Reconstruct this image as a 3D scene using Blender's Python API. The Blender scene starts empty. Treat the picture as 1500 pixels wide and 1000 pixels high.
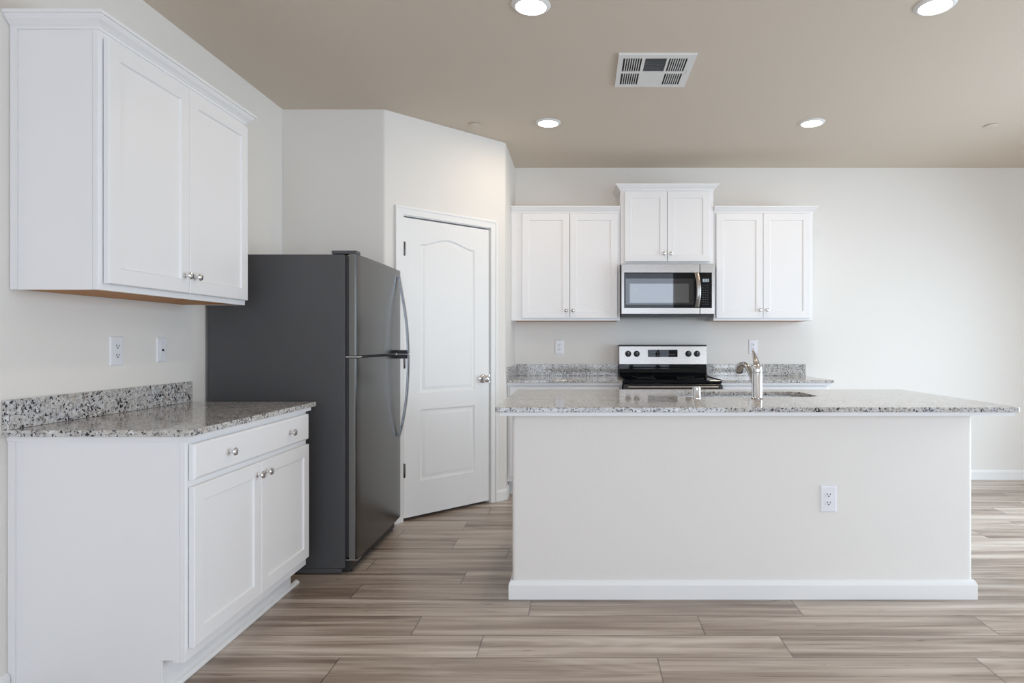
import bpy, bmesh, math, random
from mathutils import Vector, Matrix
random.seed(7)
C = bpy.context.scene.collection
PI = math.pi
EYE = 1.215
CEIL = 2.743
XL, XR, YB, YR = -1.96, 4.1, 5.65, -2.6      # left wall, right wall, back wall, rear wall

# ------------------------------------------------------------------ camera
cam_d = bpy.data.cameras.new('camera')
cam = bpy.data.objects.new('camera', cam_d); C.objects.link(cam)
cam.location = (0, 0, EYE); cam.rotation_euler = (PI/2, 0, 0)
cam_d.sensor_width = 36; cam_d.lens = 940/1500*36; cam_d.shift_x = -100/1500
cam_d.clip_start = .02
bpy.context.scene.camera = cam

# ------------------------------------------------------------------ world, daylight, exposure
sc = bpy.context.scene
sc.view_settings.view_transform = 'Standard'
sc.view_settings.look = 'None'
sc.view_settings.gamma = 1
sc.view_settings.exposure = 0.15
sc.cycles.max_bounces = 14
sc.cycles.diffuse_bounces = 9
sc.cycles.glossy_bounces = 6
sc.cycles.transparent_max_bounces = 8
sc.cycles.sample_clamp_indirect = 6
w = bpy.data.worlds.new('sky'); sc.world = w; w.use_nodes = True
bg = w.node_tree.nodes['Background']
bg.inputs[0].default_value = (.62, .76, 1, 1); bg.inputs[1].default_value = 1.0

def area(name, loc, rot, sx, sy, power, col, spread=PI):
    d = bpy.data.lights.new(name, 'AREA'); d.shape = 'RECTANGLE'; d.size = sx; d.size_y = sy
    d.energy = power; d.color = col; d.spread = spread
    o = bpy.data.objects.new(name, d); C.objects.link(o); o.location = loc; o.rotation_euler = rot
    return o
# daylight coming in through the rear glass door and the glass door in the right wall
area('daylight_rear', (.35, YR-.50, 1.38), (PI/2-.22, 0, 0), 3.4, 2.85, 105, (.78, .87, 1))
area('added_window_fill', (3.42, YR-.45, 1.55), (PI/2-.22, 0, 0), 1.3, 1.6, 92, (.80, .90, 1))  # added fill from an unseen extra window, brightens the island's right end
area('daylight_right', (XR+.50, 3.1, 1.15), (PI/2-.62, 0, PI/2), 2.6, 2.3, 128, (.72, .87, 1))

# ------------------------------------------------------------------ materials
def mat(name, col, rough=.5, metal=0, spec=.5, coat=0, emit=None, estr=0):
    m = bpy.data.materials.new(name); m.use_nodes = True
    b = m.node_tree.nodes['Principled BSDF']
    b.inputs['Base Color'].default_value = (*col, 1)
    b.inputs['Roughness'].default_value = rough
    b.inputs['Metallic'].default_value = metal
    b.inputs['Specular IOR Level'].default_value = spec
    b.inputs['Coat Weight'].default_value = coat
    if emit:
        b.inputs['Emission Color'].default_value = (*emit, 1); b.inputs['Emission Strength'].default_value = estr
    return m
class NT:
    def __init__(s, m): s.t = m.node_tree; s.b = s.t.nodes['Principled BSDF']
    def n(s, typ, **kw):
        x = s.t.nodes.new(typ)
        for k, v in kw.items(): setattr(x, k, v)
        return x
    def l(s, a, b): s.t.links.new(a, b)
    def noise(s, vec, scale, detail=2, rough=.5, dist=0):
        x = s.n('ShaderNodeTexNoise'); x.inputs['Scale'].default_value = scale
        x.inputs['Detail'].default_value = detail; x.inputs['Roughness'].default_value = rough
        x.inputs['Distortion'].default_value = dist
        if vec is not None: s.l(vec, x.inputs['Vector'])
        return x.outputs['Fac']
    def ramp(s, fac, stops, interp='LINEAR'):
        x = s.n('ShaderNodeValToRGB'); r = x.color_ramp; r.interpolation = interp
        while len(r.elements) < len(stops): r.elements.new(.5)
        for e, (p, c) in zip(r.elements, stops):
            e.position = p; e.color = c if len(c) == 4 else (*c, 1)
        s.l(fac, x.inputs[0]); return x.outputs[0]
    def mix(s, fac, a, b, mode='MIX'):
        x = s.n('ShaderNodeMix', data_type='RGBA', blend_type=mode)
        for i, v in ((0, fac), (6, a), (7, b)):
            if hasattr(v, 'links'): s.l(v, x.inputs[i])
            else: x.inputs[i].default_value = v if i == 0 else (*v, 1)
        return x.outputs[2]
    def math(s, op, a, b=0):
        x = s.n('ShaderNodeMath', operation=op)
        for i, v in ((0, a), (1, b)):
            if hasattr(v, 'links'): s.l(v, x.inputs[i])
            else: x.inputs[i].default_value = v
        return x.outputs[0]
    def pos(s): return s.n('ShaderNodeNewGeometry').outputs['Position']
    def mapping(s, vec, scale=(1, 1, 1)):
        x = s.n('ShaderNodeMapping'); x.inputs['Scale'].default_value = scale
        s.l(vec, x.inputs[0]); return x.outputs[0]
    def bump(s, h, strength=.1, dist=.002):
        x = s.n('ShaderNodeBump'); x.inputs['Strength'].default_value = strength
        x.inputs['Distance'].default_value = dist; s.l(h, x.inputs['Height']); s.l(x.outputs[0], s.b.inputs['Normal'])

def painted(name, col, rough, bscale, bstr):
    m = mat(name, col, rough); t = NT(m)
    p = t.pos()
    t.bump(t.noise(p, bscale, 3), bstr, .003)
    return m
M_wall = painted('wall_paint', (.80, .778, .742), .75, 90, .12)
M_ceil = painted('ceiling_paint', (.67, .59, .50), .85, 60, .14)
M_trim = mat('trim_paint', (.85, .85, .84), .42)
M_cab = painted('cabinet_paint', (.83, .83, .84), .38, 300, .02)
M_door = painted('door_paint', (.84, .84, .83), .42, 240, .03)
M_plate = mat('plate_plastic', (.83, .83, .87), .3)
M_dark = mat('dark_slot', (.02, .02, .02), .5)
M_black = mat('black_enamel', (.012, .012, .014), .18)
M_blackp = mat('black_plastic', (.02, .02, .022), .45)
M_rim = mat('matte_black_rim', (.012, .012, .012), .7, spec=.1)
M_glassb = mat('black_glass', (.006, .007, .009), .02, spec=.28)
M_screen = mat('oven_window', (.018, .018, .020), .02, spec=.75)
M_screen2 = mat('oven_window_mesh', (.055, .062, .066), .02, spec=1, coat=1)
M_handle = mat('handle_metal', (.36, .365, .38), .2, 1)
M_spout = mat('spout_chrome', (.46, .455, .45), .13, 1)
M_chrome = mat('chrome', (.78, .78, .79), .09, 1)
M_nickel = mat('brushed_nickel', (.52, .51, .50), .22, 1)
M_hinge = mat('hinge_metal', (.10, .095, .09), .35, 1)
M_white_mark = mat('white_marking', (.75, .78, .8), .5)
M_display = mat('clock_display', (.05, .06, .07), .3, emit=(.7, .85, .9), estr=.35)
M_gal = mat('duct_metal', (.30, .305, .315), .6)
M_duct = mat('duct_shadow', (.03, .03, .03), .7)
M_ventwhite = mat('vent_white', (.80, .80, .79), .45)
M_lens = mat('lamp_lens', (1, .97, .92), .4, emit=(1, .90, .76), estr=9)
M_glass = bpy.data.materials.new('window_glass'); M_glass.use_nodes = True
_t = M_glass.node_tree; _t.nodes.clear()
_o = _t.nodes.new('ShaderNodeOutputMaterial'); _m = _t.nodes.new('ShaderNodeMixShader'); _m.inputs[0].default_value = .05
_a = _t.nodes.new('ShaderNodeBsdfTransparent'); _g = _t.nodes.new('ShaderNodeBsdfGlossy'); _g.inputs['Roughness'].default_value = .02
_t.links.new(_a.outputs[0], _m.inputs[1]); _t.links.new(_g.outputs[0], _m.inputs[2]); _t.links.new(_m.outputs[0], _o.inputs[0])

def brushed(name, col, rough, stretch):
    m = mat(name, col, rough, 1); t = NT(m)
    n = t.noise(t.mapping(t.pos(), stretch), 6, 3)
    r = t.ramp(n, [(.3, (rough*.95,)*3), (.7, (rough*1.06,)*3)])
    t.l(r, t.b.inputs['Roughness'])
    return m
M_steel = brushed('stainless_steel', (.35, .328, .308), .28, (3, 3, 160))
M_fsteel = brushed('dark_stainless_door', (.112, .110, .105), .24, (160, 160, 2))
M_fedge = mat('door_edge_paint', (.135, .132, .122), .4)
M_fside = painted('fridge_side_enamel', (.072, .072, .076), .5, 900, .15)
M_sinksteel = brushed('sink_steel', (.60, .60, .60), .28, (60, 3, 3))
M_under = mat('raw_plywood', (.40, .19, .05), .6)
t = NT(M_under)
t.l(t.ramp(t.noise(t.mapping(t.pos(), (30, 2, 30)), 3, 4), [(.3, (.40, .16, .025)), (.7, (.52, .23, .045))]), t.b.inputs['Base Color'])

def granite():
    m = mat('speckled_granite', (.6, .6, .58), .07, spec=.55); t = NT(m); p = t.pos()
    big = t.noise(p, 7, 3, .6)
    base = t.ramp(big, [(.32, (.44, .42, .395)), (.5, (.58, .565, .54)), (.68, (.52, .53, .56))])
    gray = t.noise(p, 46, 4, .62, .5)
    c = t.mix(t.ramp(gray, [(.51, (0, 0, 0)), (.60, (1, 1, 1))]), base, (.36, .335, .315))
    white = t.noise(p, 62, 3, .6, .3)
    c = t.mix(t.ramp(white, [(.56, (0, 0, 0)), (.64, (1, 1, 1))]), c, (.70, .70, .70))
    tan = t.noise(p, 25, 3, .55)
    c = t.mix(t.ramp(tan, [(.63, (0, 0, 0)), (.70, (.5, .5, .5))]), c, (.42, .31, .22))
    clus = t.noise(p, 11, 2, .5)
    spk = t.noise(p, 105, 3, .6, .6)
    thr = t.math('ADD', spk, t.math('MULTIPLY', t.math('SUBTRACT', clus, .5), .22))
    c = t.mix(t.ramp(thr, [(.565, (0, 0, 0)), (.59, (1, 1, 1))]), c, (.018, .020, .034))
    t.l(c, t.b.inputs['Base Color'])
    return m
M_gran = granite()

def wood_floor():
    m = mat('vinyl_plank', (.3, .25, .2), .36, spec=.5); t = NT(m)
    p = t.pos()
    a = t.n('ShaderNodeAttribute', attribute_name='plank'); rnd = a.outputs['Color']
    off = t.n('ShaderNodeVectorMath', operation='ADD')
    sh = t.n('ShaderNodeVectorMath', operation='SCALE'); t.l(rnd, sh.inputs[0]); sh.inputs['Scale'].default_value = 37
    t.l(p, off.inputs[0]); t.l(sh.outputs[0], off.inputs[1]); v = off.outputs[0]
    # broad streaks along the board
    st = t.noise(t.mapping(v, (.5, 8.5, 1)), 1.9, 2, .5, .35)
    fine = t.noise(t.mapping(v, (1.3, 60, 1)), 2.2, 4, .6, .2)
    vfine = t.noise(t.mapping(v, (3, 190, 1)), 3, 2, .5)
    # cathedral figure: contour lines of a stretched noise, only where a patch mask allows
    cn = t.noise(t.mapping(v, (.75, 6.0, 1)), 1.0, 1, .4)
    cath = t.math('MULTIPLY', t.math('SINE', t.math('MULTIPLY', cn, 75)), t.ramp(t.noise(t.mapping(v, (.9, 3.5, 1)), 1.3, 1), [(.50, (0, 0, 0)), (.62, (1, 1, 1))]))
    k = t.math('ADD', t.math('MULTIPLY', st, .68), t.math('MULTIPLY', fine, .19))
    k = t.math('ADD', k, t.math('ADD', t.math('MULTIPLY', cath, .022), .0425))
    k = t.math('ADD', k, t.math('ADD', t.math('MULTIPLY', vfine, .06), .02))
    sep = t.n('ShaderNodeSeparateColor'); t.l(rnd, sep.inputs[0])
    k = t.math('ADD', k, t.math('MULTIPLY', t.math('SUBTRACT', sep.outputs[0], .5), .15))
    c = t.ramp(k, [(.32, (.19, .138, .104)), (.43, (.32, .25, .20)), (.54, (.48, .40, .335)), (.66, (.64, .56, .49))])
    # knots: a few dark flecks
    kn = t.noise(t.mapping(v, (3.2, 22, 1)), 2.1, 2, .5, .6)
    c = t.mix(t.ramp(kn, [(.70, (0, 0, 0)), (.76, (.55, .55, .55))]), c, (.085, .058, .043))
    # seams
    uv = t.n('ShaderNodeUVMap'); uv.uv_map = 'UVMap'
    su = t.n('ShaderNodeSeparateXYZ'); t.l(uv.outputs[0], su.inputs[0])
    b = t.n('ShaderNodeAttribute', attribute_name='plen'); 
    e1 = su.outputs[0]; e2 = t.math('SUBTRACT', 1.22, su.outputs[0])
    f1 = su.outputs[1]; f2 = t.math('SUBTRACT', .187, su.outputs[1])
    d = t.math('MINIMUM', t.math('MINIMUM', e1, e2), t.math('MINIMUM', f1, f2))
    s = t.ramp(d, [(.0, (1, 1, 1)), (.0016, (.9, .9, .9)), (.0026, (0, 0, 0))])
    c = t.mix(s, c, t.mix(.72, c, (.03, .022, .018)))
    t.l(c, t.b.inputs['Base Color'])
    t.l(t.ramp(fine, [(.3, (.26,)*3), (.7, (.36,)*3)]), t.b.inputs['Roughness'])
    t.bump(t.math('SUBTRACT', t.math('MULTIPLY', fine, .3), s), .25, .0012)
    return m
M_floor = wood_floor()

# ------------------------------------------------------------------ mesh helpers
def box(bm, x0, x1, y0, y1, z0, z1):
    v = [bm.verts.new((x, y, z)) for z in (z0, z1) for y in (y0, y1) for x in (x0, x1)]
    for f in ((0, 2, 3, 1), (4, 5, 7, 6), (0, 1, 5, 4), (2, 6, 7, 3), (0, 4, 6, 2), (1, 3, 7, 5)):
        bm.faces.new([v[i] for i in f])
def prism(bm, pts, z0, z1):
    lo = [bm.verts.new((x, y, z0)) for x, y in pts]; hi = [bm.verts.new((x, y, z1)) for x, y in pts]
    n = len(pts)
    bm.faces.new(lo[::-1]); bm.faces.new(hi)
    for i in range(n): bm.faces.new((lo[i], lo[(i+1) % n], hi[(i+1) % n], hi[i]))
def sweep(bm, prof, path, z=0):
    """profile (out, up) carried along a 2-D path; out is to the right of travel; mitred corners"""
    n = len(path); rings = []
    for i, p in enumerate(path):
        p = Vector(p); d0 = (p-Vector(path[i-1])).normalized() if i > 0 else None
        d1 = (Vector(path[i+1])-p).normalized() if i < n-1 else None
        if d0 is None: d0 = d1
        if d1 is None: d1 = d0
        n0, n1 = Vector((d0.y, -d0.x)), Vector((d1.y, -d1.x))
        m = n0+n1; m = m/(m.length_squared/2) if m.length > 1e-6 else n0
        rings.append([bm.verts.new((p.x+m.x*o, p.y+m.y*o, z+u)) for o, u in prof])
    k = len(prof)
    for a, b in zip(rings, rings[1:]):
        for j in range(k): bm.faces.new((a[j], a[(j+1) % k], b[(j+1) % k], b[j]))
    bm.faces.new(rings[0][::-1]); bm.faces.new(rings[-1])
def lathe(bm, prof, mtx=Matrix(), seg=24, cap=True):
    rings = []
    for r, h in prof:
        rings.append([bm.verts.new(mtx @ Vector((r*math.cos(2*PI*i/seg), r*math.sin(2*PI*i/seg), h))) for i in range(seg)])
    for a, b in zip(rings, rings[1:]):
        for i in range(seg): bm.faces.new((a[i], a[(i+1) % seg], b[(i+1) % seg], b[i]))
    if cap: bm.faces.new(rings[0][::-1]); bm.faces.new(rings[-1])
def tube(bm, pts, rad, seg=12, flat=None):
    """round tube through points; rad a number or one per point"""
    pts = [Vector(p) for p in pts]; n = len(pts); rings = []
    if not hasattr(rad, '__len__'): rad = [rad]*n
    up = None
    for i, p in enumerate(pts):
        d = (pts[min(i+1, n-1)]-pts[max(i-1, 0)]).normalized()
        if up is None:
            up = Vector((1, 0, 0)) if abs(d.x) < .9 else Vector((0, 1, 0))
        a = (up-d*up.dot(d)).normalized(); b = d.cross(a); up = a
        rings.append([bm.verts.new(p+rad[i]*(a*math.cos(2*PI*k/seg)+b*math.sin(2*PI*k/seg))) for k in range(seg)])
    for a, b in zip(rings, rings[1:]):
        for i in range(seg): bm.faces.new((a[i], a[(i+1) % seg], b[(i+1) % seg], b[i]))
    bm.faces.new(rings[0][::-1]); bm.faces.new(rings[-1])
def curve_pts(ctrl, n=20):
    """Catmull-Rom through control points"""
    P = [Vector(p) for p in ctrl]; P = [P[0]*2-P[1]]+P+[P[-1]*2-P[-2]]; out = []
    for i in range(1, len(P)-2):
        for k in range(n):
            t = k/n; a, b, c, d = P[i-1:i+3]
            out.append(.5*((2*b)+(c-a)*t+(2*a-5*b+4*c-d)*t*t+(3*b-a-3*c+d)*t**3))
    out.append(P[-2]); return out
def rrect(x0, x1, y0, y1, r, seg=6):
    o = []
    for cx, cy, a in ((x1-r, y0+r, -PI/2), (x1-r, y1-r, 0), (x0+r, y1-r, PI/2), (x0+r, y0+r, PI)):
        for k in range(seg+1):
            b = a+PI/2*k/seg; o.append((cx+r*math.cos(b), cy+r*math.sin(b)))
    return o
def bands(bm, loops, close_last=True):
    """loops of equal length (3-D points) joined one to the next; the last one filled"""
    R = [[bm.verts.new(p) for p in l] for l in loops]; n = len(R[0])
    for a, b in zip(R, R[1:]):
        for i in range(n): bm.faces.new((a[i], a[(i+1) % n], b[(i+1) % n], b[i]))
    if close_last: bm.faces.new(R[-1])
    return R
def obj(name, bm, m, parent=None, bevel=0, smooth=False, seg=2, loc=None, rotz=0):
    bmesh.ops.remove_doubles(bm, verts=bm.verts, dist=1e-6)
    bmesh.ops.recalc_face_normals(bm, faces=bm.faces)
    me = bpy.data.meshes.new(name); bm.to_mesh(me); bm.free()
    me.materials.append(m)
    o = bpy.data.objects.new(name, me); C.objects.link(o)
    if parent is not None: o.parent = parent
    if loc: o.location = loc
    o.rotation_euler.z = rotz
    if smooth:
        for p in me.polygons: p.use_smooth = True
        me.set_sharp_from_angle(angle=math.radians(38))
    if bevel:
        b = o.modifiers.new('bevel', 'BEVEL'); b.width = bevel; b.segments = seg; b.limit_method = 'ANGLE'
        b.angle_limit = math.radians(35); b.harden_normals = False
    return o
NB = bmesh.new
def bx(*a):
    bm = NB(); box(bm, *a); return bm
def tag(o, label, cat, group=None):
    o['label'] = label; o['category'] = cat
    if group: o['group'] = group
    return o
def thing(name, label, cat, loc=(0, 0, 0), rotz=0, group=None):
    o = bpy.data.objects.new(name, None); C.objects.link(o); o.location = loc; o.rotation_euler.z = rotz
    o.empty_display_size = .1
    return tag(o, label, cat, group)
def struct(name, bm, m, parent=None, **kw):
    o = obj(name, bm, m, parent, **kw)
    if parent is None: o['kind'] = 'structure'
    return o

# ------------------------------------------------------------------ the setting
T = .12
# floor: one face per plank
bm = NB(); PW, PL = .187, 1.22
uvl = bm.loops.layers.uv.new('UVMap'); cl = bm.loops.layers.color.new('plank')
known = {-1: .296, 0: .82, 1: .518, 2: .99, 3: .13, 4: .62}
r0 = int(math.floor((YR-2.467)/PW))-1; r1 = int(math.ceil((YB-2.467)/PW))+1
prev = .2
for r in range(r0, r1):
    y0 = 2.467+r*PW
    offx = known.get(r)
    if offx is None: offx = (prev+random.uniform(.3, .9)) % PL
    prev = offx
    x = offx-PL*5
    while x < XR+.2:
        if x+PL > XL-.2:
            f = bm.faces.new([bm.verts.new(p) for p in ((x, y0, 0), (x+PL, y0, 0), (x+PL, y0+PW, 0), (x, y0+PW, 0))])
            col = (random.random(), random.random(), random.random(), 1)
            for lp, u in zip(f.loops, ((0, 0), (PL, 0), (PL, PW), (0, PW))):
                lp[uvl].uv = u; lp[cl] = col
        x += PL
struct('floor', bm, M_floor)
struct('ceiling', bx(XL-.2, XR+.2, YR-.2, YB+.2, CEIL, CEIL+.12), M_ceil)
struct('wall_left', bx(XL-T, XL, YR-T, YB+T, -.02, CEIL), M_wall)
struct('wall_back', bx(XL, XR+T, YB, YB+T, -.02, CEIL), M_wall)
# rear wall (behind the camera) with its wide glass door
RX0, RX1, RZ1 = -1.2, 1.95, 2.66
WX0, WX1 = 2.86, 3.98
bm = NB()
box(bm, XL, RX0, YR-T, YR, -.02, CEIL); box(bm, RX1, WX0, YR-T, YR, -.02, CEIL); box(bm, WX1, XR+T, YR-T, YR, -.02, CEIL); box(bm, RX0, RX1, YR-T, YR, RZ1, CEIL)
box(bm, WX0, WX1, YR-T, YR, -.02, .80); box(bm, WX0, WX1, YR-T, YR, 2.25, CEIL)
struct('wall_rear', bm, M_wall)
# right wall with its glass door
DY0, DY1, DZ1 = 1.8, 4.45, 2.13
bm = NB()
box(bm, XR, XR+T, YR, DY0, -.02, CEIL); box(bm, XR, XR+T, DY1, YB, -.02, CEIL); box(bm, XR, XR+T, DY0, DY1, DZ1, CEIL)
struct('wall_right', bm, M_wall)
def glass_door(name, x0, x1, y, z1, mull, rotz=0, loc=(0, 0, 0), z0=0):
    bm = NB(); f = .055
    box(bm, x0, x0+f, y-.05, y, z0, z1); box(bm, x1-f, x1, y-.05, y, z0, z1)
    box(bm, x0+f, x1-f, y-.05, y, z1-f, z1); box(bm, x0+f, x1-f, y-.05, y, z0, z0+.06)
    for m_ in mull: box(bm, m_-.035, m_+.035, y-.045, y-.005, z0+.06, z1-f)
    o = struct(name, bm, M_trim, loc=loc, rotz=rotz)
    es = [x0+f]+list(mull)+[x1-f]
    for a, b in zip(es, es[1:]): obj('pane', bx(a+.03, b-.03, y-.028, y-.022, z0+.06, z1-f), M_glass, o)
    return o
glass_door('door_2', RX0, RX1, YR-.03, RZ1, (-.15,))
glass_door('added_window_1', WX0, WX1, YR-.03, 2.25, ((WX0+WX1)/2,), z0=.80)  # unseen window, added to let the extra fill onto the island
glass_door('door_3', DY0, DY1, -XR-.03, DZ1, ((DY0+DY1)/2,), rotz=PI/2)

# pantry: front piece, angled piece with the door opening, return piece
A = Vector((-1.29, 4.225)); B = Vector((-.575, 4.937)); U = (B-A).normalized(); LEN = (B-A).length; ANG = math.atan2(U.y, U.x)
NIN = Vector((-U.y, U.x))      # into the pantry
def on(t, d=0): p = A+U*t+NIN*d; return (p.x, p.y)
def fillet(prev, p, nxt, r, seg=6):
    p, a, b = Vector(p), (Vector(prev)-Vector(p)).normalized(), (Vector(nxt)-Vector(p)).normalized()
    ang = math.acos(max(-1, min(1, a.dot(b)))); d = r/math.tan(ang/2)
    s, e = p+a*d, p+b*d; c = p+(a+b).normalized()*(r/math.sin(ang/2)); out = []
    va, vb = s-c, e-c
    for k in range(seg+1):
        v = va.lerp(vb, k/seg).normalized()*r; out.append(tuple(c+v))
    return out
D0, D1 = .139, .857                  # opening along the angled wall
DT = 2.062
bm = NB()
left = [(XL+.001, 4.225)]+fillet((XL, 4.225), A, B, .028)+[on(D0-.012), on(D0-.012, .11), (-1.36, 4.335), (XL+.001, 4.335)]
right = [on(D1+.012)]+fillet(A, B, (B.x, 5.6), .028)+[(B.x, YB-.001), (B.x-.11, YB-.001), (B.x-.11, 4.99), on(D1+.012, .11)]
head = [on(D0-.012), on(D1+.012), on(D1+.012, .11), on(D0-.012, .11)]
prism(bm, left, 0, CEIL-.001); prism(bm, right, 0, CEIL-.001); prism(bm, head, DT+.012, CEIL-.001)
struct('wall_pantry', bm, M_wall, smooth=True)
# jamb and casing round the pantry door
bm = NB()
box(bm, D0-.012, D0-.001, .0, .11, 0, DT+.012); box(bm, D1+.001, D1+.012, .0, .11, 0, DT+.012); box(bm, D0-.001, D1+.001, .0, .11, DT+.001, DT+.012)
CW = .058
cz = DT+.006
for x0, x1 in ((D0-.006-CW, D0-.006), (D1+.006, D1+.006+CW)):
    box(bm, x0, x1, -.012, -.0005, 0, cz+CW)
box(bm, D0-.006, D1+.006, -.012, -.0005, cz, cz+CW)
for x0, x1, z0, z1 in ((D0-.006-CW, D0-.006-CW+.016, 0, cz+CW), (D1+.006+CW-.016, D1+.006+CW, 0, cz+CW), (D0-.006-CW+.016, D1+.006+CW-.016, cz+CW-.016, cz+CW)):
    box(bm, x0, x1, -.017, -.012, z0, z1)
struct('trim_1', bm, M_trim, loc=(A.x, A.y, 0), rotz=ANG, bevel=.002)
# baseboards
BP = [(0.0005, 0.0005), (.015, .0005), (.015, .066), (.012, .076), (.006, .084), (.0005, .086)]
bm = NB(); sweep(bm, BP, [(XL, 2.19), (XL, YR+.01)][::-1]); struct('baseboard_left', bm, M_trim)
bm = NB(); sweep(bm, BP, [(2.0, YB), (XR-.001, YB)]); struct('baseboard_back', bm, M_trim)
bm = NB(); sweep(bm, BP, [on(D1+.006+CW+.001), tuple(B), (B.x, 5.07)]); sweep(bm, BP, [(-1.9, 4.225), tuple(A), on(D0-.007-CW)])
struct('baseboard_pantry', bm, M_trim)
bm = NB(); sweep(bm, BP, [(XR, YB-.02), (XR, DY1+.01)]); sweep(bm, BP, [(XR, DY0-.01), (XR, YR+.02)]); struct('baseboard_right', bm, M_trim)

# pantry door leaf
door = bpy.data.objects.new('door_1', None); C.objects.link(door); door.location = (A.x, A.y, 0); door.rotation_euler.z = ANG
door['kind'] = 'structure'
bm = NB(); u0, u1, z0, z1 = D0+.004, D1-.006, .022, DT-.009; FY = .003; TH = .035
pu0, pu1 = .268, .724
def panel_loop(i, zb, zt, arch, y):
    a, b = pu0+i, pu1-i; pts = [(a, y, zb+i), (b, y, zb+i)]
    n = 24 if arch else 1
    for k in range(n+1):
        s = 1-k/n; u = a+(b-a)*s
        s2 = (u-pu0)/(pu1-pu0)
        pts.append((u, y, zt-i+arch*.5*(1-math.cos(2*PI*s2))))
    return pts
ol = [bm.verts.new(p) for p in ((u0, FY, z0), (u1, FY, z0), (u1, FY, z1), (u0, FY, z1))]
edges = [bm.edges.new((ol[i], ol[(i+1) % 4])) for i in range(4)]
for zb, zt, arch in ((.862, 1.885, .05), (.255, .745, 0)):
    R = bands(bm, [panel_loop(i, zb, zt, arch, FY+d) for i, d in ((0, 0), (.006, .006), (.014, .008), (.022, .0075), (.036, .002), (.040, .002))])
    for i in range(len(R[0])):
        edges.append(bm.edges.get((R[0][i], R[0][(i+1) % len(R[0])])))
bmesh.ops.triangle_fill(bm, use_beauty=True, edges=edges)
bl = [bm.verts.new((v.co.x, FY+TH, v.co.z)) for v in ol]
for i in range(4): bm.faces.new((ol[i], ol[(i+1) % 4], bl[(i+1) % 4], bl[i]))
bm.faces.new(bl)
obj('door_leaf', bm, M_door, door, smooth=True)
for z in (1.84, 1.08, .345):
    bm = NB(); lathe(bm, [(.007, -.047), (.008, -.045), (.008, .045), (.007, .047)], Matrix.Translation((D0+.002, -.008, z)), 12)
    box(bm, D0-.003, D0+.005, -.008, .003, z-.045, z+.045)
    obj('hinge', bm, M_hinge, door, smooth=True)
bm = NB(); mk = Matrix.Translation((D1-.062, FY, .938)) @ Matrix.Rotation(PI/2, 4, 'X')
lathe(bm, [(.032, 0), (.032, .006), (.027, .010), (.013, .013), (.012, .030), (.018, .036), (.026, .044), (.0285, .054), (.026, .064), (.018, .071), (.006, .074)], mk, 28)
box(bm, D1-.008, D1+.001, -.004, .006, .91, .966)
obj('door_knob', bm, M_chrome, door, smooth=True)

# ------------------------------------------------------------------ cabinets
def knob_mesh():
    bm = NB(); lathe(bm, [(.0085, 0), (.0085, .003), (.0055, .005), (.005, .013), (.009, .017), (.0145, .021), (.0155, .025), (.0135, .029), (.008, .0315), (.002, .0325)], Matrix.Rotation(PI/2, 4, 'X'), 20)
    return bm
def add_knob(parent, x, y, z):
    k = obj('knob', knob_mesh(), M_chrome, parent, smooth=True); k.location = (x, y, z); return k
def shaker(x0, x1, z0, z1, y, th=.019, fw=.056, rec=.007):
    bm = NB()
    def rect(i, d): return [(x0+i, y+d, z0+i), (x1-i, y+d, z0+i), (x1-i, y+d, z1-i), (x0+i, y+d, z1-i)]
    R = bands(bm, [rect(0, th), rect(0, .003), rect(.003, 0), rect(fw, 0), rect(fw+.004, rec), ])
    bm.faces.new(R[0][::-1]); return bm
def slab(x0, x1, z0, z1, y, th=.019):
    bm = NB()
    def rect(i, d): return [(x0+i, y+d, z0+i), (x1-i, y+d, z0+i), (x1-i, y+d, z1-i), (x0+i, y+d, z1-i)]
    R = bands(bm, [rect(0, th), rect(0, .006), rect(.004, .002), rect(.008, 0)])
    bm.faces.new(R[0][::-1]); return bm
CROWN = [(.0, 0), (.005, 0), (.006, .009), (.010, .012), (.013, .016), (.024, .026), (.031, .036), (.033, .040), (.039, .041), (.040, .051), (0, .051)]
def face_frame(W, yf, z0, z1, opens, th=.019):
    """front frame W wide with rectangular openings behind the doors"""
    bm = NB()
    xs = sorted({0, W}|{o[0] for o in opens}|{o[1] for o in opens}); zs = sorted({z0, z1}|{o[2] for o in opens}|{o[3] for o in opens})
    for a, b in zip(xs, xs[1:]):
        for c, d in zip(zs, zs[1:]):
            mx, mz = (a+b)/2, (c+d)/2
            if any(o[0] < mx < o[1] and o[2] < mz < o[3] for o in opens): continue
            box(bm, a, b, yf, yf+th, c, d)
    bmesh.ops.remove_doubles(bm, verts=bm.verts, dist=1e-5)
    seen = {}
    for f in list(bm.faces):
        k = tuple(sorted(v.index for v in f.verts)) if False else frozenset(v for v in f.verts)
        seen.setdefault(k, []).append(f)
    kill = [f for fs in seen.values() if len(fs) > 1 for f in fs]
    bmesh.ops.delete(bm, geom=kill, context='FACES_ONLY')
    return bm
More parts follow.
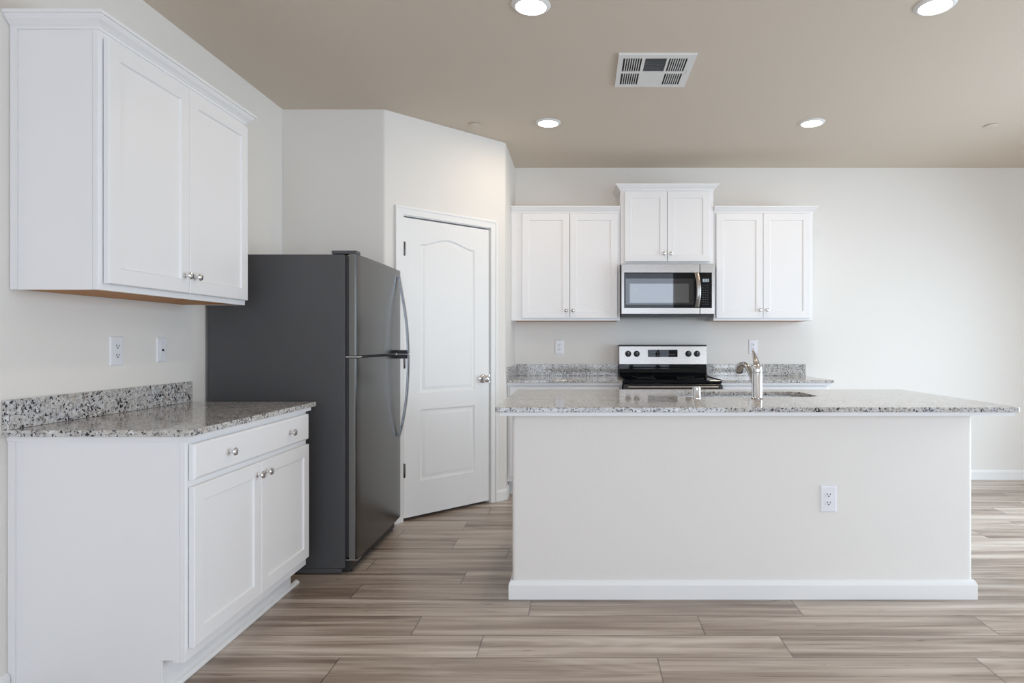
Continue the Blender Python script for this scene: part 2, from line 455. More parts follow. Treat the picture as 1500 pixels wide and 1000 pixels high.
def upper_cab(name, label, loc, rotz, W, D, z0, z1, doors, knobs, crown_path, group, scribe=False):
    """doors: (x0,x1,z0,z1); local y 0 = wall, -D = front of the face frame"""
    t = thing(name, label, 'cabinet', loc, rotz, group)
    bm = NB(); yf = -D
    box(bm, .001, W-.001, yf+.019, -.002, z0+.014, z1)
    for x in (.001, W-.016): box(bm, x, x+.015, yf+.019, -.002, z0, z0+.014)
    if scribe: box(bm, -.006, .001, -.026, -.002, z0, z1); box(bm, -.002, .001, yf+.019, yf+.04, z0, z1)
    obj('body', bm, M_cab, t)
    obj('bottom_panel', bx(.017, W-.017, yf+.02, -.004, z0+.002, z0+.0135), M_under, t)
    obj('face_frame', face_frame(W, yf, z0, z1, [(min(d[0] for d in doors)+.012, max(d[1] for d in doors)-.012, doors[0][2]+.012, doors[0][3]-.012)]), M_cab, t, bevel=.0012)
    for d, k in zip(doors, knobs):
        dr = obj('door', shaker(d[0], d[1], d[2], d[3], yf-.022), M_cab, t)
        add_knob(dr, k[0], yf-.022, k[1])
    bm = NB(); sweep(bm, CROWN, crown_path, z1-.002)
    obj('crown_molding', bm, M_cab, t)
    return t
# left wall: local x runs along +Y
UY, UW, UD = 2.209, .969, .300
dL = (.022, UW/2-.0015, 1.417, 2.268); dR = (UW/2+.0015, UW-.014, 1.417, 2.268)
upper_cab('wall_cabinet', 'white two-door wall cabinet hung on the left wall above the outlets', (XL, UY, 0), PI/2, UW, UD, 1.394, 2.291,
          [dL, dR], [(UW/2-.033, 1.488), (UW/2+.033, 1.488)], [(0, -.002), (0, -UD), (UW, -UD), (UW, -.002)], 'white wall cabinets', scribe=True)
# back wall
D2 = .32
W1 = .329-(-.573)
upper_cab('wall_cabinet', 'white two-door wall cabinet left of the microwave, beside the angled wall', (-.573, YB, 0), 0, W1, D2, 1.388, 2.283,
          [(.091, .4845, 1.407, 2.276), (.4875, .881, 1.407, 2.276)], [(.457, 1.470), (.514, 1.470)], [(.001, -D2), (W1-.001, -D2)], 'white wall cabinets')
W2 = .772
upper_cab('wall_cabinet', 'short raised white wall cabinet directly above the microwave', (.332, YB, 0), 0, W2, D2+.012, 1.850, 2.466,
          [(.034, .3845, 1.874, 2.456), (.3875, .738, 1.874, 2.456)], [(.357, 1.938), (.414, 1.938)], [(0, -.002), (0, -D2-.012), (W2, -D2-.012), (W2, -.002)], 'white wall cabinets')
W3 = 1.930-1.107
upper_cab('wall_cabinet', 'white two-door wall cabinet right of the microwave, at the bare wall', (1.107, YB, 0), 0, W3, D2, 1.388, 2.283,
          [(.018, .4045, 1.407, 2.276), (.4075, .794, 1.407, 2.276)], [(.377, 1.475), (.436, 1.475)], [(.001, -D2), (W3, -D2), (W3, -.002)], 'white wall cabinets')

TOE = .115; CT = .874
def base_cab(name, label, loc, rotz, W, D, doors, drawers, group, dknobs, wknobs, shoe=None, scribe=False):
    t = thing(name, label, 'cabinet', loc, rotz, group); yf = -D
    bm = NB(); box(bm, .001, W-.001, yf+.019, -.002, TOE+.006, CT-.001); box(bm, .001, W-.001, yf+.085, -.002, .001, TOE+.006)
    if scribe: box(bm, -.006, .001, -.026, -.002, .001, CT-.001); box(bm, -.002, .001, yf+.019, yf+.04, TOE, CT-.001)
    obj('body', bm, M_cab, t)
    ops = [(d[0]+.012, d[1]-.012, d[2]+.012, d[3]-.012) for d in doors+drawers]
    obj('face_frame', face_frame(W, yf, TOE, CT-.001, ops), M_cab, t, bevel=.0012)
    bm = NB(); box(bm, .0, W, yf+.075, yf+.084, .001, TOE+.005)
    obj('toe_kick', bm, M_cab, t)
    if shoe:
        bm = NB(); sweep(bm, [(0, 0.001), (.017, 0.001), (.016, .008), (.011, .015), (0, .019)], [(shoe[0], yf+.0745), (shoe[1], yf+.0745)])
        obj('shoe_molding', bm, M_trim, t)
    for d, k in zip(doors, dknobs):
        o = obj('door', shaker(d[0], d[1], d[2], d[3], yf-.022), M_cab, t); add_knob(o, k[0], yf-.022, k[1])
    for d, ks in zip(drawers, wknobs):
        o = obj('drawer', slab(d[0], d[1], d[2], d[3], yf-.022), M_cab, t)
        for k in ks: add_knob(o, k[0], yf-.022, k[1])
    return t
BY, BW, BD = 2.200, .968, .605
m_ = BW/2
base_cab('base_cabinet', 'white base cabinet on the left wall with one wide drawer over two doors', (XL, BY, 0), PI/2, BW, BD,
         [(.018, m_-.0015, .157, .712), (m_+.0015, BW-.012, .157, .712)], [(.018, BW-.012, .736, .860)], 'white base cabinets',
         [(m_-.036, .665), (m_+.036, .665)], [[(.235, .798), (.745, .798)]], shoe=(-.0, BW+.06), scribe=True)
B1 = .328+.573
base_cab('base_cabinet', 'white base cabinet left of the range, mostly hidden behind the island', (-.573, YB, 0), 0, B1, .605,
         [(.02, B1/2-.0015, .157, .712), (B1/2+.0015, B1-.015, .157, .712)], [(.02, B1-.015, .736, .860)], 'white base cabinets',
         [(B1/2-.036, .665), (B1/2+.036, .665)], [[(.22, .798), (.68, .798)]])
B3 = 1.955-1.099
base_cab('base_cabinet', 'white base cabinet right of the range, mostly hidden behind the island', (1.099, YB, 0), 0, B3, .605,
         [(.015, B3/2-.0015, .157, .712), (B3/2+.0015, B3-.015, .157, .712)], [(.015, B3-.015, .736, .860)], 'white base cabinets',
         [(B3/2-.036, .665), (B3/2+.036, .665)], [[(.22, .798), (.64, .798)]])

# ------------------------------------------------------------------ countertops
TOP = .914; SL = .892
def counter(name, label, outer, hole, strip, splashes):
    bm = NB()
    def ring(pts):
        v = [bm.verts.new((x, y, SL)) for x, y in pts]; return [bm.edges.new((v[i], v[(i+1) % len(v)])) for i in range(len(v))]
    e = ring(outer)
    if hole: e += ring(hole)
    bmesh.ops.triangle_fill(bm, use_beauty=True, edges=e)
    r = bmesh.ops.extrude_face_region(bm, geom=bm.faces[:])
    bmesh.ops.translate(bm, vec=(0, 0, TOP-SL), verts=[v for v in r['geom'] if isinstance(v, bmesh.types.BMVert)])
    bmesh.ops.dissolve_limit(bm, angle_limit=.01, verts=bm.verts, edges=bm.edges)
    o = obj(name, bm, M_gran, bevel=.002); tag(o, label, 'countertop', 'granite countertops')
    for s in strip:
        bm = NB(); box(bm, *s, CT, SL-.0005); so = obj('edge_strip', bm, M_cab, o); so['label'] = 'white painted strip under the granite'
    for s in splashes: obj('backsplash', bx(*s, TOP+.0005, 1.016), M_gran, o, bevel=.002)
    return o
XC = -1.322
counter('granite_countertop', 'speckled granite countertop with backsplash on the left base cabinet', [(XL+.001, 2.173), (XC, 2.173), (XC, 3.211), (XL+.001, 3.211)], None,
        [(XL+.002, XC-.014, 2.190, 3.185)], [(XL+.001, XL+.021, 2.173, 3.211)])
YC = 5.0
counter('granite_countertop', 'granite countertop on the back wall left of the range', [(-.574, YC), (.330, YC), (.330, YB-.001), (-.574, YB-.001)], None,
        [(-.572, .328, YC+.014, YB-.004)], [(-.553, .330, YB-.021, YB-.001), (-.574, -.554, YC+.002, YB-.001)])
counter('granite_countertop', 'granite countertop on the back wall right of the range', [(1.097, YC), (1.979, YC), (1.979, YB-.001), (1.097, YB-.001)], None,
        [(1.099, 1.967, YC+.014, YB-.004)], [(1.097, 1.978, YB-.021, YB-.001)])
IX0, IX1, IY0, IY1 = -.393, 2.018, 2.932, 4.040
SX0, SX1, SY0, SY1 = .555, 1.312, 3.500, 3.858
counter('granite_countertop', 'large granite island top with the sink, faucet and long front overhang', rrect(IX0, IX1, IY0, IY1, .02, 4),
        rrect(SX0, SX1, SY0, SY1, .075, 7), [(IX0+.022, SX0-.04, IY0+.013, IY1-.015), (SX1+.04, IX1-.022, IY0+.013, IY1-.015), (SX0-.04, SX1+.04, IY0+.013, SY0-.04), (SX0-.04, SX1+.04, SY1+.04, IY1-.015)], [])

# ------------------------------------------------------------------ island
bm = NB(); prism(bm, rrect(-.323, 1.858, 3.037, 3.160, .02, 5), 0, CT-.001)
struct('wall_island', bm, M_wall, smooth=True)
bm = NB(); sweep(bm, [(0.0005, 0), (.015, 0), (.015, .066), (.012, .076), (.006, .087), (.0005, .089)], [(-.323, 3.160), (-.323, 3.037), (1.858, 3.037), (1.858, 3.160)])
struct('baseboard_island', bm, M_trim)
# cabinets on the kitchen side of the island, two either side of the sink run
def island_cab(label, x0, x1, sink):
    W = x1-x0; t = thing('island_cabinet', label, 'cabinet', (x1, 3.162, 0), PI, 'island cabinets')
    bm = NB(); z1 = .64 if sink else CT-.002
    box(bm, 0.001, W-.001, -.78, -.001, TOE, z1); box(bm, .001, W-.001, -.72, -.001, .001, TOE)
    if sink:
        for a in (.001, W-.017): box(bm, a, a+.016, -.78, -.001, z1, CT-.002)
        box(bm, .017, W-.017, -.78, -.762, z1, CT-.002)
    obj('body', bm, M_cab, t)
    for a, b in ((.015, W/2-.0015), (W/2+.0015, W-.015)):
        o = obj('door', shaker(a, b, .157, .712, -.8), M_cab, t); add_knob(o, W/2-.036 if a < .1 else W/2+.036, -.8, .665)
    o = obj('drawer', slab(.015, W-.015, .736, .86, -.8), M_cab, t)
island_cab('white island base cabinet below the sink, behind the island wall', .48, 1.39, True)
island_cab('white island base cabinet at the right end, behind the island wall', 1.392, 1.85, False)
island_cab('white island base cabinet at the left end, behind the island wall', -.315, .478, False)

# sink
bm = NB()
def l3(pts, z): return [(x, y, z) for x, y in pts]
def rr(i, r): return rrect(SX0-i, SX1+i, SY0-i, SY1+i, r, 7)
bands(bm, [l3(rr(.024, .08), SL-.003), l3(rr(.024, .08), SL-.001), l3(rr(-.002, .075), SL-.001), l3(rr(-.006, .07), SL-.17), l3(rr(-.03, .06), SL-.195), l3(rr(-.12, .05), SL-.2)])
sink = obj('kitchen_sink', bm, M_sinksteel, smooth=True)
tag(sink, 'stainless undermount sink set into the granite island top', 'sink')
bm = NB(); lathe(bm, [(.045, 0), (.045, .003), (.038, .004), (.03, .0015), (.004, .0015)], Matrix.Translation(((SX0+SX1)/2, (SY0+SY1)/2, SL-.2)), 24)
obj('drain', bm, M_chrome, sink, smooth=True)
# faucet
FX, FYY = .935, 3.392
fa = thing('kitchen_faucet', 'chrome pull-out kitchen faucet standing on the island top at the sink', 'faucet', (FX, FYY, TOP))
bm = NB(); lathe(bm, [(.031, 0.0003), (.031, .003), (.029, .005), (.0275, .008), (.0275, .128), (.0265, .131), (.0265, .134), (.0275, .137), (.0275, .150), (.025, .168), (.021, .176), (.012, .182)], Matrix(), 36)
obj('body', bm, M_chrome, fa, smooth=True)
bm = NB(); lathe(bm, [(.0315, .0001), (.0315, .0025), (.030, .0025)], Matrix(), 32); obj('base_ring', bm, M_blackp, fa)
bm = NB(); tube(bm, curve_pts([(0, .006, .168), (-.002, .016, .195), (-.004, .034, .222), (-.005, .052, .243), (-.005, .066, .250)], 6), [.021-.0135*min(1, i/16) for i in range(25)], 14)
obj('lever_handle', bm, M_nickel, fa, smooth=True)
sp = NB(); P = curve_pts([(-.004, .012, .060), (-.012, .05, .110), (-.020, .10, .155), (-.028, .15, .176), (-.034, .195, .170)], 8)
tube(sp, P, [.0155-.002*i/len(P) for i in range(len(P))], 16)
so = obj('spout', sp, M_spout, fa, smooth=True)
bm = NB(); P = curve_pts([(-.033, .185, .173), (-.037, .215, .158), (-.039, .230, .128)], 6)
tube(bm, P, [.014, .016, .018, .019, .020, .021, .0215, .022, .0225, .023, .023, .0225, .022], 16)
obj('spray_head', bm, M_spout, so, smooth=True)
bm = NB(); tube(bm, [(-.039, .230, .1285), (-.0392, .2315, .124)], [.0185, .0175], 16); obj('nozzle', bm, M_blackp, so)
# air gap
bm = NB(); lathe(bm, [(.024, .0003), (.024, .004), (.0225, .006), (.0225, .056), (.021, .061), (.012, .064), (.002, .065)], Matrix.Translation((.616, 3.395, TOP)), 28)
tag(obj('sink_air_gap', bm, M_chrome, smooth=True), 'small chrome air-gap cap on the island top left of the faucet', 'air gap')

# ------------------------------------------------------------------ refrigerator
FRY0, FRY1 = 3.349, 4.180
FRW = FRY1-FRY0
fr = thing('refrigerator', 'dark grey top-freezer refrigerator beside the pantry door', 'refrigerator', (XL, FRY0, 0), PI/2)
# local x along +Y, local -y towards the room
bm = NB(); box(bm, .0, FRW, -.731, -.016, .03, 1.670); box(bm, .0, FRW, -.715, -.016, .004, .03)
obj('body', bm, M_fside, fr, bevel=.004)
obj('gasket', bx(.008, FRW-.008, -.752, -.7315, .085, 1.662), M_blackp, fr)
obj('kick_grille', bx(.02, FRW-.02, -.755, -.7155, .012, .068), M_blackp, fr)
def fdoor(z0, z1):
    bm = NB(); b = -.790; f = -.753
    pts = [(0, f), (0, b+.010)]
    for k in range(1, 6):
        a = PI/2*k/5; pts.append((.010*(1-math.cos(a)), b+.010-.010*math.sin(a)))
    for k in range(1, 12):
        s = k/12; pts.append((.01+(FRW-.02)*s, b-.006*4*s*(1-s)))
    for k in range(0, 6):
        a = PI/2*k/5; pts.append((FRW-.010+.010*math.sin(a), b+.010-.010*math.cos(a)))
    pts.append((FRW, f))
    prism(bm, pts, z0, z1); return bm
def strap(ctrl, x, w=.030, th=.011):
    P = curve_pts([(0, y, z) for y, z in ctrl], 8); bm = NB(); R = []
    for i, p in enumerate(P):
        d = (P[min(i+1, len(P)-1)]-P[max(i-1, 0)]).normalized(); nrm = Vector((0, -d.z, d.y))
        if nrm.y > 0: nrm = -nrm
        R.append([bm.verts.new((x+sx*w/2, p.y+nrm.y*o, p.z+nrm.z*o)) for sx, o in ((-1, -th/2), (-1, th/2), (-.55, th*.72), (.55, th*.72), (1, th/2), (1, -th/2))])
    for a, b in zip(R, R[1:]):
        for j in range(6): bm.faces.new((a[j], a[(j+1) % 6], b[(j+1) % 6], b[j]))
    bm.faces.new(R[0][::-1]); bm.faces.new(R[-1]); return bm
def edge_paint(o):
    o.data.materials.append(M_fedge)
    for p in o.data.polygons:
        if p.normal.x < -.95: p.material_index = 1
    return o
HX = FRW-.075
fz = edge_paint(obj('freezer_door', fdoor(1.142, 1.672), M_fsteel, fr, smooth=True))
fd = edge_paint(obj('fridge_door', fdoor(.078, 1.127), M_fsteel, fr, smooth=True))
obj('handle', strap([(-.799, 1.632), (-.812, 1.560), (-.835, 1.430), (-.852, 1.290), (-.860, 1.140)], HX), M_handle, fz, smooth=True)
obj('handle', strap([(-.860, 1.130), (-.857, .985), (-.846, .840), (-.822, .690), (-.801, .610)], HX), M_handle, fd, smooth=True)
obj('handle_mount', bx(HX-.015, HX+.015, -.862, -.790, 1.136, 1.160), M_blackp, fz, bevel=.003)
obj('handle_mount', bx(HX-.015, HX+.015, -.862, -.790, 1.106, 1.133), M_blackp, fd, bevel=.003)
bm = NB(); box(bm, .012, .075, -.788, -.656, 1.6735, 1.692); h = obj('hinge_cover', bm, M_fside, fr, bevel=.004)
bm = NB(); box(bm, .004, .060, -.800, -.733, 1.131, 1.138); obj('center_hinge', bm, M_nickel, fr, bevel=.001)
bm = NB(); box(bm, .004, .055, -.796, -.733, .070, .076); obj('bottom_hinge', bm, M_nickel, fr, bevel=.001)
for x in (.05, FRW-.05):
    bm = NB(); lathe(bm, [(.018, 0.0005), (.018, .008), (.010, .010), (.010, .031)], Matrix.Translation((x, -.735, 0)), 14); obj('foot', bm, M_blackp, fr)

# ------------------------------------------------------------------ microwave
MX0, MX1, MZ0, MZ1, MF = .334, 1.092, 1.412, 1.847, 5.222
mw = thing('microwave_oven', 'stainless over-the-range microwave with black glass door', 'microwave', ((MX0+MX1)/2, YB, MZ0))
MW = MX1-MX0; x = lambda px: (px-850)/180-(MX0+MX1)/2; zz = lambda py: EYE+(500-py)/180-MZ0
yF = MF-YB
obj('body', bx(-MW/2, MW/2, yF+.035, -.002, .0, MZ1-MZ0), M_black, mw, bevel=.002)
obj('vent_strip', bx(-MW/2+.004, MW/2-.004, yF+.006, yF+.0345, .001, .024), M_blackp, mw)
dz0 = .025; xs = x(1025)
md = obj('door', bx(-MW/2, xs-.002, yF, yF+.034, dz0, MZ1-MZ0), M_steel, mw, bevel=.003)
obj('glass', bx(x(914.2), xs-.002, yF-.0015, yF-.0002, zz(451), zz(399)), M_glassb, md)
obj('window_frame', bx(x(916.5), x(1016), yF-.0022, yF-.0017, zz(446), zz(407.8)), M_screen, md)
obj('window_screen', bx(x(922.5), x(1009), yF-.0028, yF-.0023, zz(443.5), zz(415.5)), M_screen2, md)
mp = obj('control_panel', bx(xs+.002, MW/2, yF, yF+.034, dz0, MZ1-MZ0), M_steel, mw, bevel=.003)
obj('keypad', bx(xs+.002, x(1042.8), yF-.0015, yF-.0002, zz(451), zz(399)), M_glassb, mp)
bm = NB()
for i in range(4):
    a = x(1029.2)+i*.0135; box(bm, a, a+.0105, yF-.0022, yF-.0017, zz(413), zz(408.2))
obj('clock_display', bm, M_display, mp)
bm = NB()
for r in range(9):
    for c in range(3):
        a = x(1029)+c*.019; z = zz(418+r*3.4); box(bm, a, a+(.011 if (r*3+c) % 4 else .007), yF-.0022, yF-.0017, z-.003, z)
obj('button', bm, mat('key_marking', (.10, .12, .13), .4), mp)
P = curve_pts([(yF-.010, zz(449.5)), (yF-.034, zz(437)), (yF-.040, zz(424.5)), (yF-.034, zz(412)), (yF-.010, zz(399.8))][::-1] and [(0, yF-.010, zz(449.5)), (0, yF-.034, zz(437)), (0, yF-.040, zz(424.5)), (0, yF-.034, zz(412)), (0, yF-.010, zz(399.8))], 8)
bm = NB(); R = []
for i, p in enumerate(P):
    s = i/(len(P)-1); bow = .010*4*s*(1-s); cx = x(1021.2)-.004+bow
    R.append([bm.verts.new((cx+sx*.017, p.y+o, p.z)) for sx, o in ((-1, .006), (-1, -.003), (-.6, -.007), (.6, -.007), (1, -.003), (1, .006))])
for a, b in zip(R, R[1:]):
    for j in range(6): bm.faces.new((a[j], a[(j+1) % 6], b[(j+1) % 6], b[j]))
bm.faces.new(R[0][::-1]); bm.faces.new(R[-1])
for zc in (zz(447), zz(402)): box(bm, x(1021.2)-.014, x(1021.2)+.010, yF-.012, yF-.0025, zc-.008, zc+.008)
obj('handle', bm, M_steel, md, smooth=True)

# ------------------------------------------------------------------ range
RX, RY = .7135, YB-.015
rg = thing('electric_range', 'stainless electric range with black glass cooktop below the microwave', 'range', (RX, RY, 0))
HW = .379
fy = 4.985-RY
obj('body', bx(-HW, HW, fy, -.03, .03, .890), M_black, rg, bevel=.003)
for sx in (-1, 1):
    for yy in (fy+.05, -.08):
        bm = NB(); lathe(bm, [(.018, .0005), (.018, .006), (.011, .008), (.011, .0305)], Matrix.Translation((sx*(HW-.05), yy, 0)), 12); obj('leg', bm, M_blackp, rg)
ck = NB(); box(ck, -HW-.001, HW+.001, 4.945-RY, -.02, .891, .916)
co = obj('cooktop', ck, M_glassb, rg, bevel=.005)
bm = NB()
obj('rim', bx(-HW-.0015, -HW+.014, 4.944-RY, -.09, .9163, .920), M_rim, co, bevel=.001)
obj('rim', bx(HW-.014, HW+.0015, 4.944-RY, -.09, .9163, .920), M_rim, co, bevel=.001)
for bxx, byy, r in ((-.18, -.18, .09), (.18, -.18, .075), (-.18, -.44, .075), (.18, -.44, .105)):
    bm = NB(); lathe(bm, [(r, .9163), (r, .9166), (r-.004, .9166), (r-.004, .9163)], Matrix.Translation((bxx, byy, 0)), 40, cap=False); obj('burner_ring', bm, mat('burner_marking', (.12, .12, .12), .4), co)
# backguard: lower black slope, upper stainless console
bm = NB()
yg = 5.552-RY
sec = [(-.001, .917), (4.945-RY+.515, .917), (yg-.012, .945), (yg, .980), (yg, 1.017), (-.001, 1.017)]
L = [bm.verts.new((-HW, y, z)) for y, z in sec]; R_ = [bm.verts.new((HW, y, z)) for y, z in sec]
bm.faces.new(L[::-1]); bm.faces.new(R_)
for i in range(len(sec)): bm.faces.new((L[i], L[(i+1) % 6], R_[(i+1) % 6], R_[i]))
obj('back_riser', bm, M_glassb, rg, bevel=.003)
bm = NB(); sec = [(-.001, 1.0175), (yg-.006, 1.0175), (yg+.004, 1.174), (-.001, 1.174)]
L = [bm.verts.new((-HW+.002, y, z)) for y, z in sec]; R_ = [bm.verts.new((HW-.002, y, z)) for y, z in sec]
bm.faces.new(L[::-1]); bm.faces.new(R_)
for i in range(4): bm.faces.new((L[i], L[(i+1) % 4], R_[(i+1) % 4], R_[i]))
bg_ = obj('backguard', bm, M_steel, rg, bevel=.002)
obj('top_cap', bx(-HW, HW, yg-.004, -.001, 1.1745, 1.187), M_blackp, rg, bevel=.003)
rx = lambda px: (px-850)/169.4-RX; rz = lambda py: EYE+(500-py)/169.4
ds = obj('clock_panel', bx(rx(949), rx(992.5), yg-.0055, yg-.0005, rz(522.7), rz(512)), M_glassb, bg_)
bm = NB()
for c in range(4):
    for r in range(2): box(bm, rx(953+c*3), rx(954.6+c*3), yg-.0062, yg-.0056, rz(520-r*4)-.003, rz(520-r*4)+.002)
M_mark = mat('range_marking', (.16, .17, .19), .4)
obj('keypad_marking', bm, M_mark, bg_); bm = NB()
for c in range(5): box(bm, rx(977+c*2.6), rx(978.4+c*2.6), yg-.0062, yg-.0056, rz(519)-.003, rz(519)+.003)
obj('clock_digit', bm, M_mark, bg_)
for px in (920.3, 932.7, 1008.5, 1021):
    bm = NB(); lathe(bm, [(.0265, 0), (.0265, .004), (.022, .007), (.020, .022), (.018, .024)], Matrix.Rotation(PI/2, 4, 'X'), 24)
    box(bm, -.005, .005, -.034, -.022, -.019, .019)
    k = obj('knob', bm, M_blackp, bg_, smooth=True); k.location = (rx(px), yg-.0015, rz(518))
    k2 = obj('pointer', bx(-.0012, .0012, -.0348, -.0342, .004, .018), M_white_mark, k)
od = obj('oven_door', bx(-HW+.002, HW-.002, fy-.035, fy-.001, .22, .886), M_black, rg, bevel=.004)
obj('window', bx(-.25, .25, fy-.037, fy-.0352, .36, .66), M_glassb, od)
bm = NB(); tube(bm, [(-.345, fy-.072, .866), (.345, fy-.072, .866)], .010, 14)
oh = obj('handle', bm, M_steel, od, smooth=True)
for sx in (-.36, .36): obj('handle_bracket', bx(sx-.015, sx+.015, fy-.084, fy-.0355, .850, .882), M_blackp, od, bevel=.003)
obj('drawer', bx(-HW+.002, HW-.002, fy-.032, fy-.001, .05, .21), M_steel, rg, bevel=.004)

# ------------------------------------------------------------------ wall plates
def plate(label, loc, rotz, w, h, kind):
    t = thing('wall_outlet', label, 'outlet', loc, rotz, 'white wall plates')
    bm = NB(); hw, hh = w/2, h/2
    def rect(i, y): return [(-hw+i, y, -hh+i), (hw-i, y, -hh+i), (hw-i, y, hh-i), (-hw+i, y, hh-i)]
    R = bands(bm, [rect(0, -.0005), rect(0, -.003), rect(.004, -.006), rect(.008, -.0065)]); bm.faces.new(R[0][::-1])
    obj('cover_plate', bm, M_plate, t)
    if kind == 'jack':
        bm = NB(); box(bm, -.017, .017, -.0085, -.0066, -.034, .034); obj('insert', bm, M_plate, t, bevel=.001)
        bm = NB(); lathe(bm, [(.0055, 0), (.0055, .004), (.003, .004)], Matrix.Translation((0, -.0086, -.002)) @ Matrix.Rotation(PI/2, 4, 'X'), 14)
        obj('jack', bm, M_dark, t); return t
    if kind == 'rocker':
        obj('insert', bx(-.017, .017, -.009, -.0066, -.034, .034), M_plate, t, bevel=.001)
        cs, rr_ = (.017, -.017), None
    else: cs = (.0195, -.0195)
    for c in cs:
        if kind == 'duplex':
            bm = NB(); pts = [(.0165*math.cos(a), max(-.0125, min(.0125, .0165*math.sin(a)))) for a in [2*PI*k/28 for k in range(28)]]
            bands(bm, [[(px, -.0066, c+pz) for px, pz in pts], [(px, -.0085, c+pz) for px, pz in pts]])
            s = obj('socket', bm, M_plate, t)
        else:
            s = obj('socket', bx(-.013, .013, -.0098, -.0091, c-.011, c+.011), M_plate, t)
        yy = -.0086 if kind == 'duplex' else -.0099
        bm = NB()
        box(bm, -.0085, -.0055, yy-.0006, yy, c-.001, c+.008); box(bm, .0055, .0085, yy-.0006, yy, c-.001, c+.007)
        lathe(bm, [(.0032, 0), (.0032, .0006)], Matrix.Translation((0, yy, c-.0065)) @ Matrix.Rotation(PI/2, 4, 'X'), 12)
        obj('slot', bm, M_dark, s)
    return t
plate('white duplex outlet on the left wall, nearer the camera of two plates', (XL, 2.708, 1.175), PI/2, .080, .124, 'duplex')
plate('narrow white cable jack plate on the left wall, near the refrigerator', (XL, 2.999, 1.177), PI/2, .070, .115, 'jack')
plate('white outlet on the back wall left of the range', (-.186, YB, 1.167), 0, .076, .124, 'duplex')
plate('white outlet on the back wall behind the faucet handle', (1.520, YB, 1.170), 0, .076, .124, 'rocker')
plate('white outlet low on the front of the island wall', (1.173, 3.037, .472), 0, .077, .126, 'duplex')

# ------------------------------------------------------------------ ceiling
def downlight(label, xx, yy):
    t = thing('recessed_downlight', label, 'ceiling light', (xx, yy, CEIL), 0, 'recessed ceiling lights')
    bm = NB(); lathe(bm, [(.066, -.004), (.070, -.012), (.080, -.010), (.090, -.001), (.066, -.001)], Matrix(), 40, cap=False); obj('trim_ring', bm, M_ventwhite, t, smooth=True)
    bm = NB(); lathe(bm, [(.069, -.002), (.069, -.0105), (.045, -.014), (.012, -.016)], Matrix(), 40); obj('lens', bm, M_lens, t, smooth=True)
    d = bpy.data.lights.new('lamp_glow', 'AREA'); d.shape = 'DISK'; d.size = .13; d.energy = LAMP; d.color = (1, .80, .58); d.spread = PI
    o = bpy.data.objects.new('lamp_glow', d); C.objects.link(o); o.parent = t; o.location = (0, 0, -.022)
LAMP = 3.6
downlight('lit round ceiling light in the back row, near the angled pantry wall', -.224, 4.476)
downlight('lit round ceiling light in the back row, right of the vent', 1.614, 4.476)
downlight('lit round ceiling light cut by the top edge, left of the vent', -.224, 2.915)
downlight('lit round ceiling light cut by the top edge, near the right corner', 1.612, 2.915)
def cap_(label, xx, yy):
    bm = NB(); lathe(bm, [(.038, -.0005), (.038, -.003), (.043, -.004), (.043, -.008), (.039, -.0095), (.004, -.010)], Matrix.Translation((xx, yy, CEIL)), 32)
    tag(obj('sprinkler_cover', bm, M_ceil, smooth=True), label, 'sprinkler cover', 'ceiling sprinkler covers')
cap_('small flat round ceiling cover above the pantry door', -.745, 4.52)
cap_('small flat round ceiling cover at the far right', 2.905, 4.54)
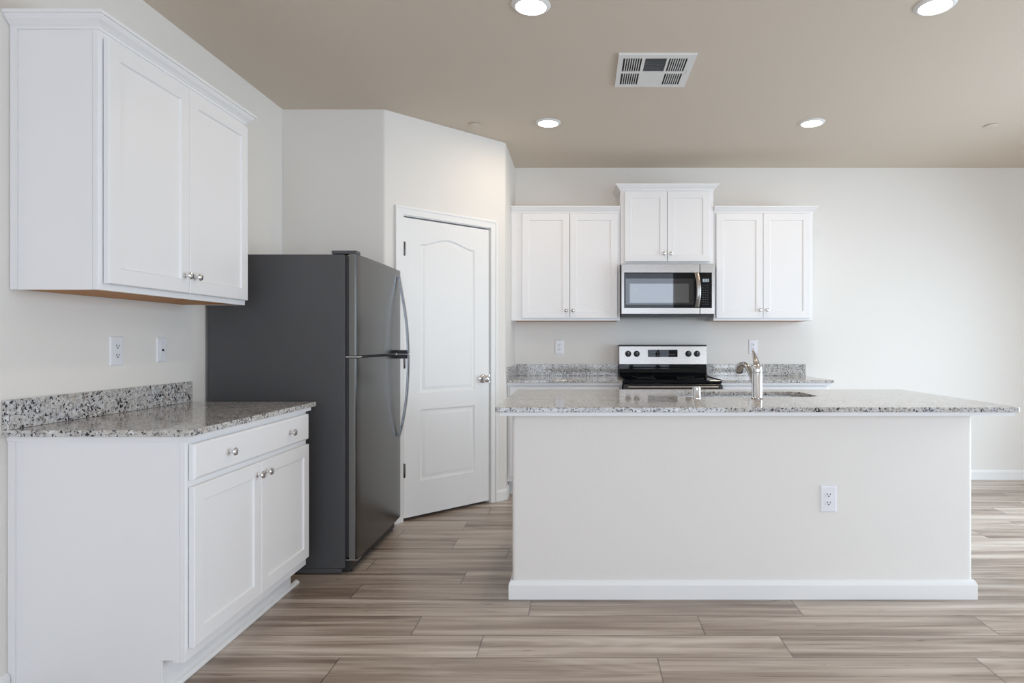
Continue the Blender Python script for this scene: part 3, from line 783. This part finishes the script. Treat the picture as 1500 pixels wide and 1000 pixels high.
# air register
VX0, VX1, VY0, VY1 = .205, .620, 3.396, 3.826
vt = thing('ceiling_vent', 'white square air register with slatted cells in the ceiling', 'vent', ((VX0+VX1)/2, (VY0+VY1)/2, CEIL))
hw, hh = (VX1-VX0)/2, (VY1-VY0)/2
cx = [(-hw+.065*2*hw, -hw+.31*2*hw), (-hw+.35*2*hw, -hw+.63*2*hw), (-hw+.66*2*hw, -hw+.90*2*hw)]
cy = [(-hh+.10*2*hh, -hh+.50*2*hh), (-hh+.55*2*hh, -hh+.93*2*hh)]
xsn = sorted([-hw, hw]+[v for c in cx for v in c]); ysn = sorted([-hh, hh]+[v for c in cy for v in c])
bm = NB()
for a, b in zip(xsn, xsn[1:]):
    for c, d in zip(ysn, ysn[1:]):
        mx, my = (a+b)/2, (c+d)/2
        hole = any(p < mx < q for p, q in cx) and any(p < my < q for p, q in cy)
        if hole and not (cx[1][0] < mx < cx[1][1] and my > 0): continue
        box(bm, a, b, c, d, -.012, -.006)
box(bm, -hw, hw, -hh, -hh+.006, -.006, -.0005); box(bm, -hw, hw, hh-.006, hh, -.006, -.0005)
box(bm, -hw, -hw+.006, -hh+.006, hh-.006, -.006, -.0005); box(bm, hw-.006, hw, -hh+.006, hh-.006, -.006, -.0005)
obj('frame', bm, M_ventwhite, vt)
obj('duct_backing', bx(-hw+.008, hw-.008, -hh+.008, hh-.008, -.002, -.0006), M_duct, vt)
def slat_mesh(x0, x1, y0, y1, tilt):
    """thin tilted blade; tilt gives the shift between its lower and upper edge"""
    bm = NB(); tx, ty = tilt
    v = [bm.verts.new(p) for p in ((x0, y0, -.0115), (x1, y0, -.0115), (x1, y1, -.0115), (x0, y1, -.0115), (x0+tx, y0+ty, -.003), (x1+tx, y0+ty, -.003), (x1+tx, y1+ty, -.003), (x0+tx, y1+ty, -.003))]
    for f in ((0, 1, 2, 3), (4, 5, 6, 7), (0, 1, 5, 4), (1, 2, 6, 5), (2, 3, 7, 6), (3, 0, 4, 7)): bm.faces.new([v[i] for i in f])
    return bm
for ci, tl in ((0, .003), (2, .0005)):
    for r in cy:
        n = 8; p = (cx[ci][1]-cx[ci][0])/n
        for k in range(1, n):
            a = cx[ci][0]+p*k; obj('slat', slat_mesh(a-.0020, a+.0020, r[0]-.001, r[1]+.001, (tl, 0)), M_ventwhite, vt)
n = 9; p = (cy[0][1]-cy[0][0])/n
for k in range(1, n):
    a = cy[0][0]+p*k; obj('slat', slat_mesh(cx[1][0]-.001, cx[1][1]+.001, a-.0012, a+.0012, (0, .006)), M_gal, vt)
bm = NB(); box(bm, hw-.024, hw-.016, -.03, .03, -.0145, -.0125); obj('damper_lever', bm, M_ventwhite, vt)
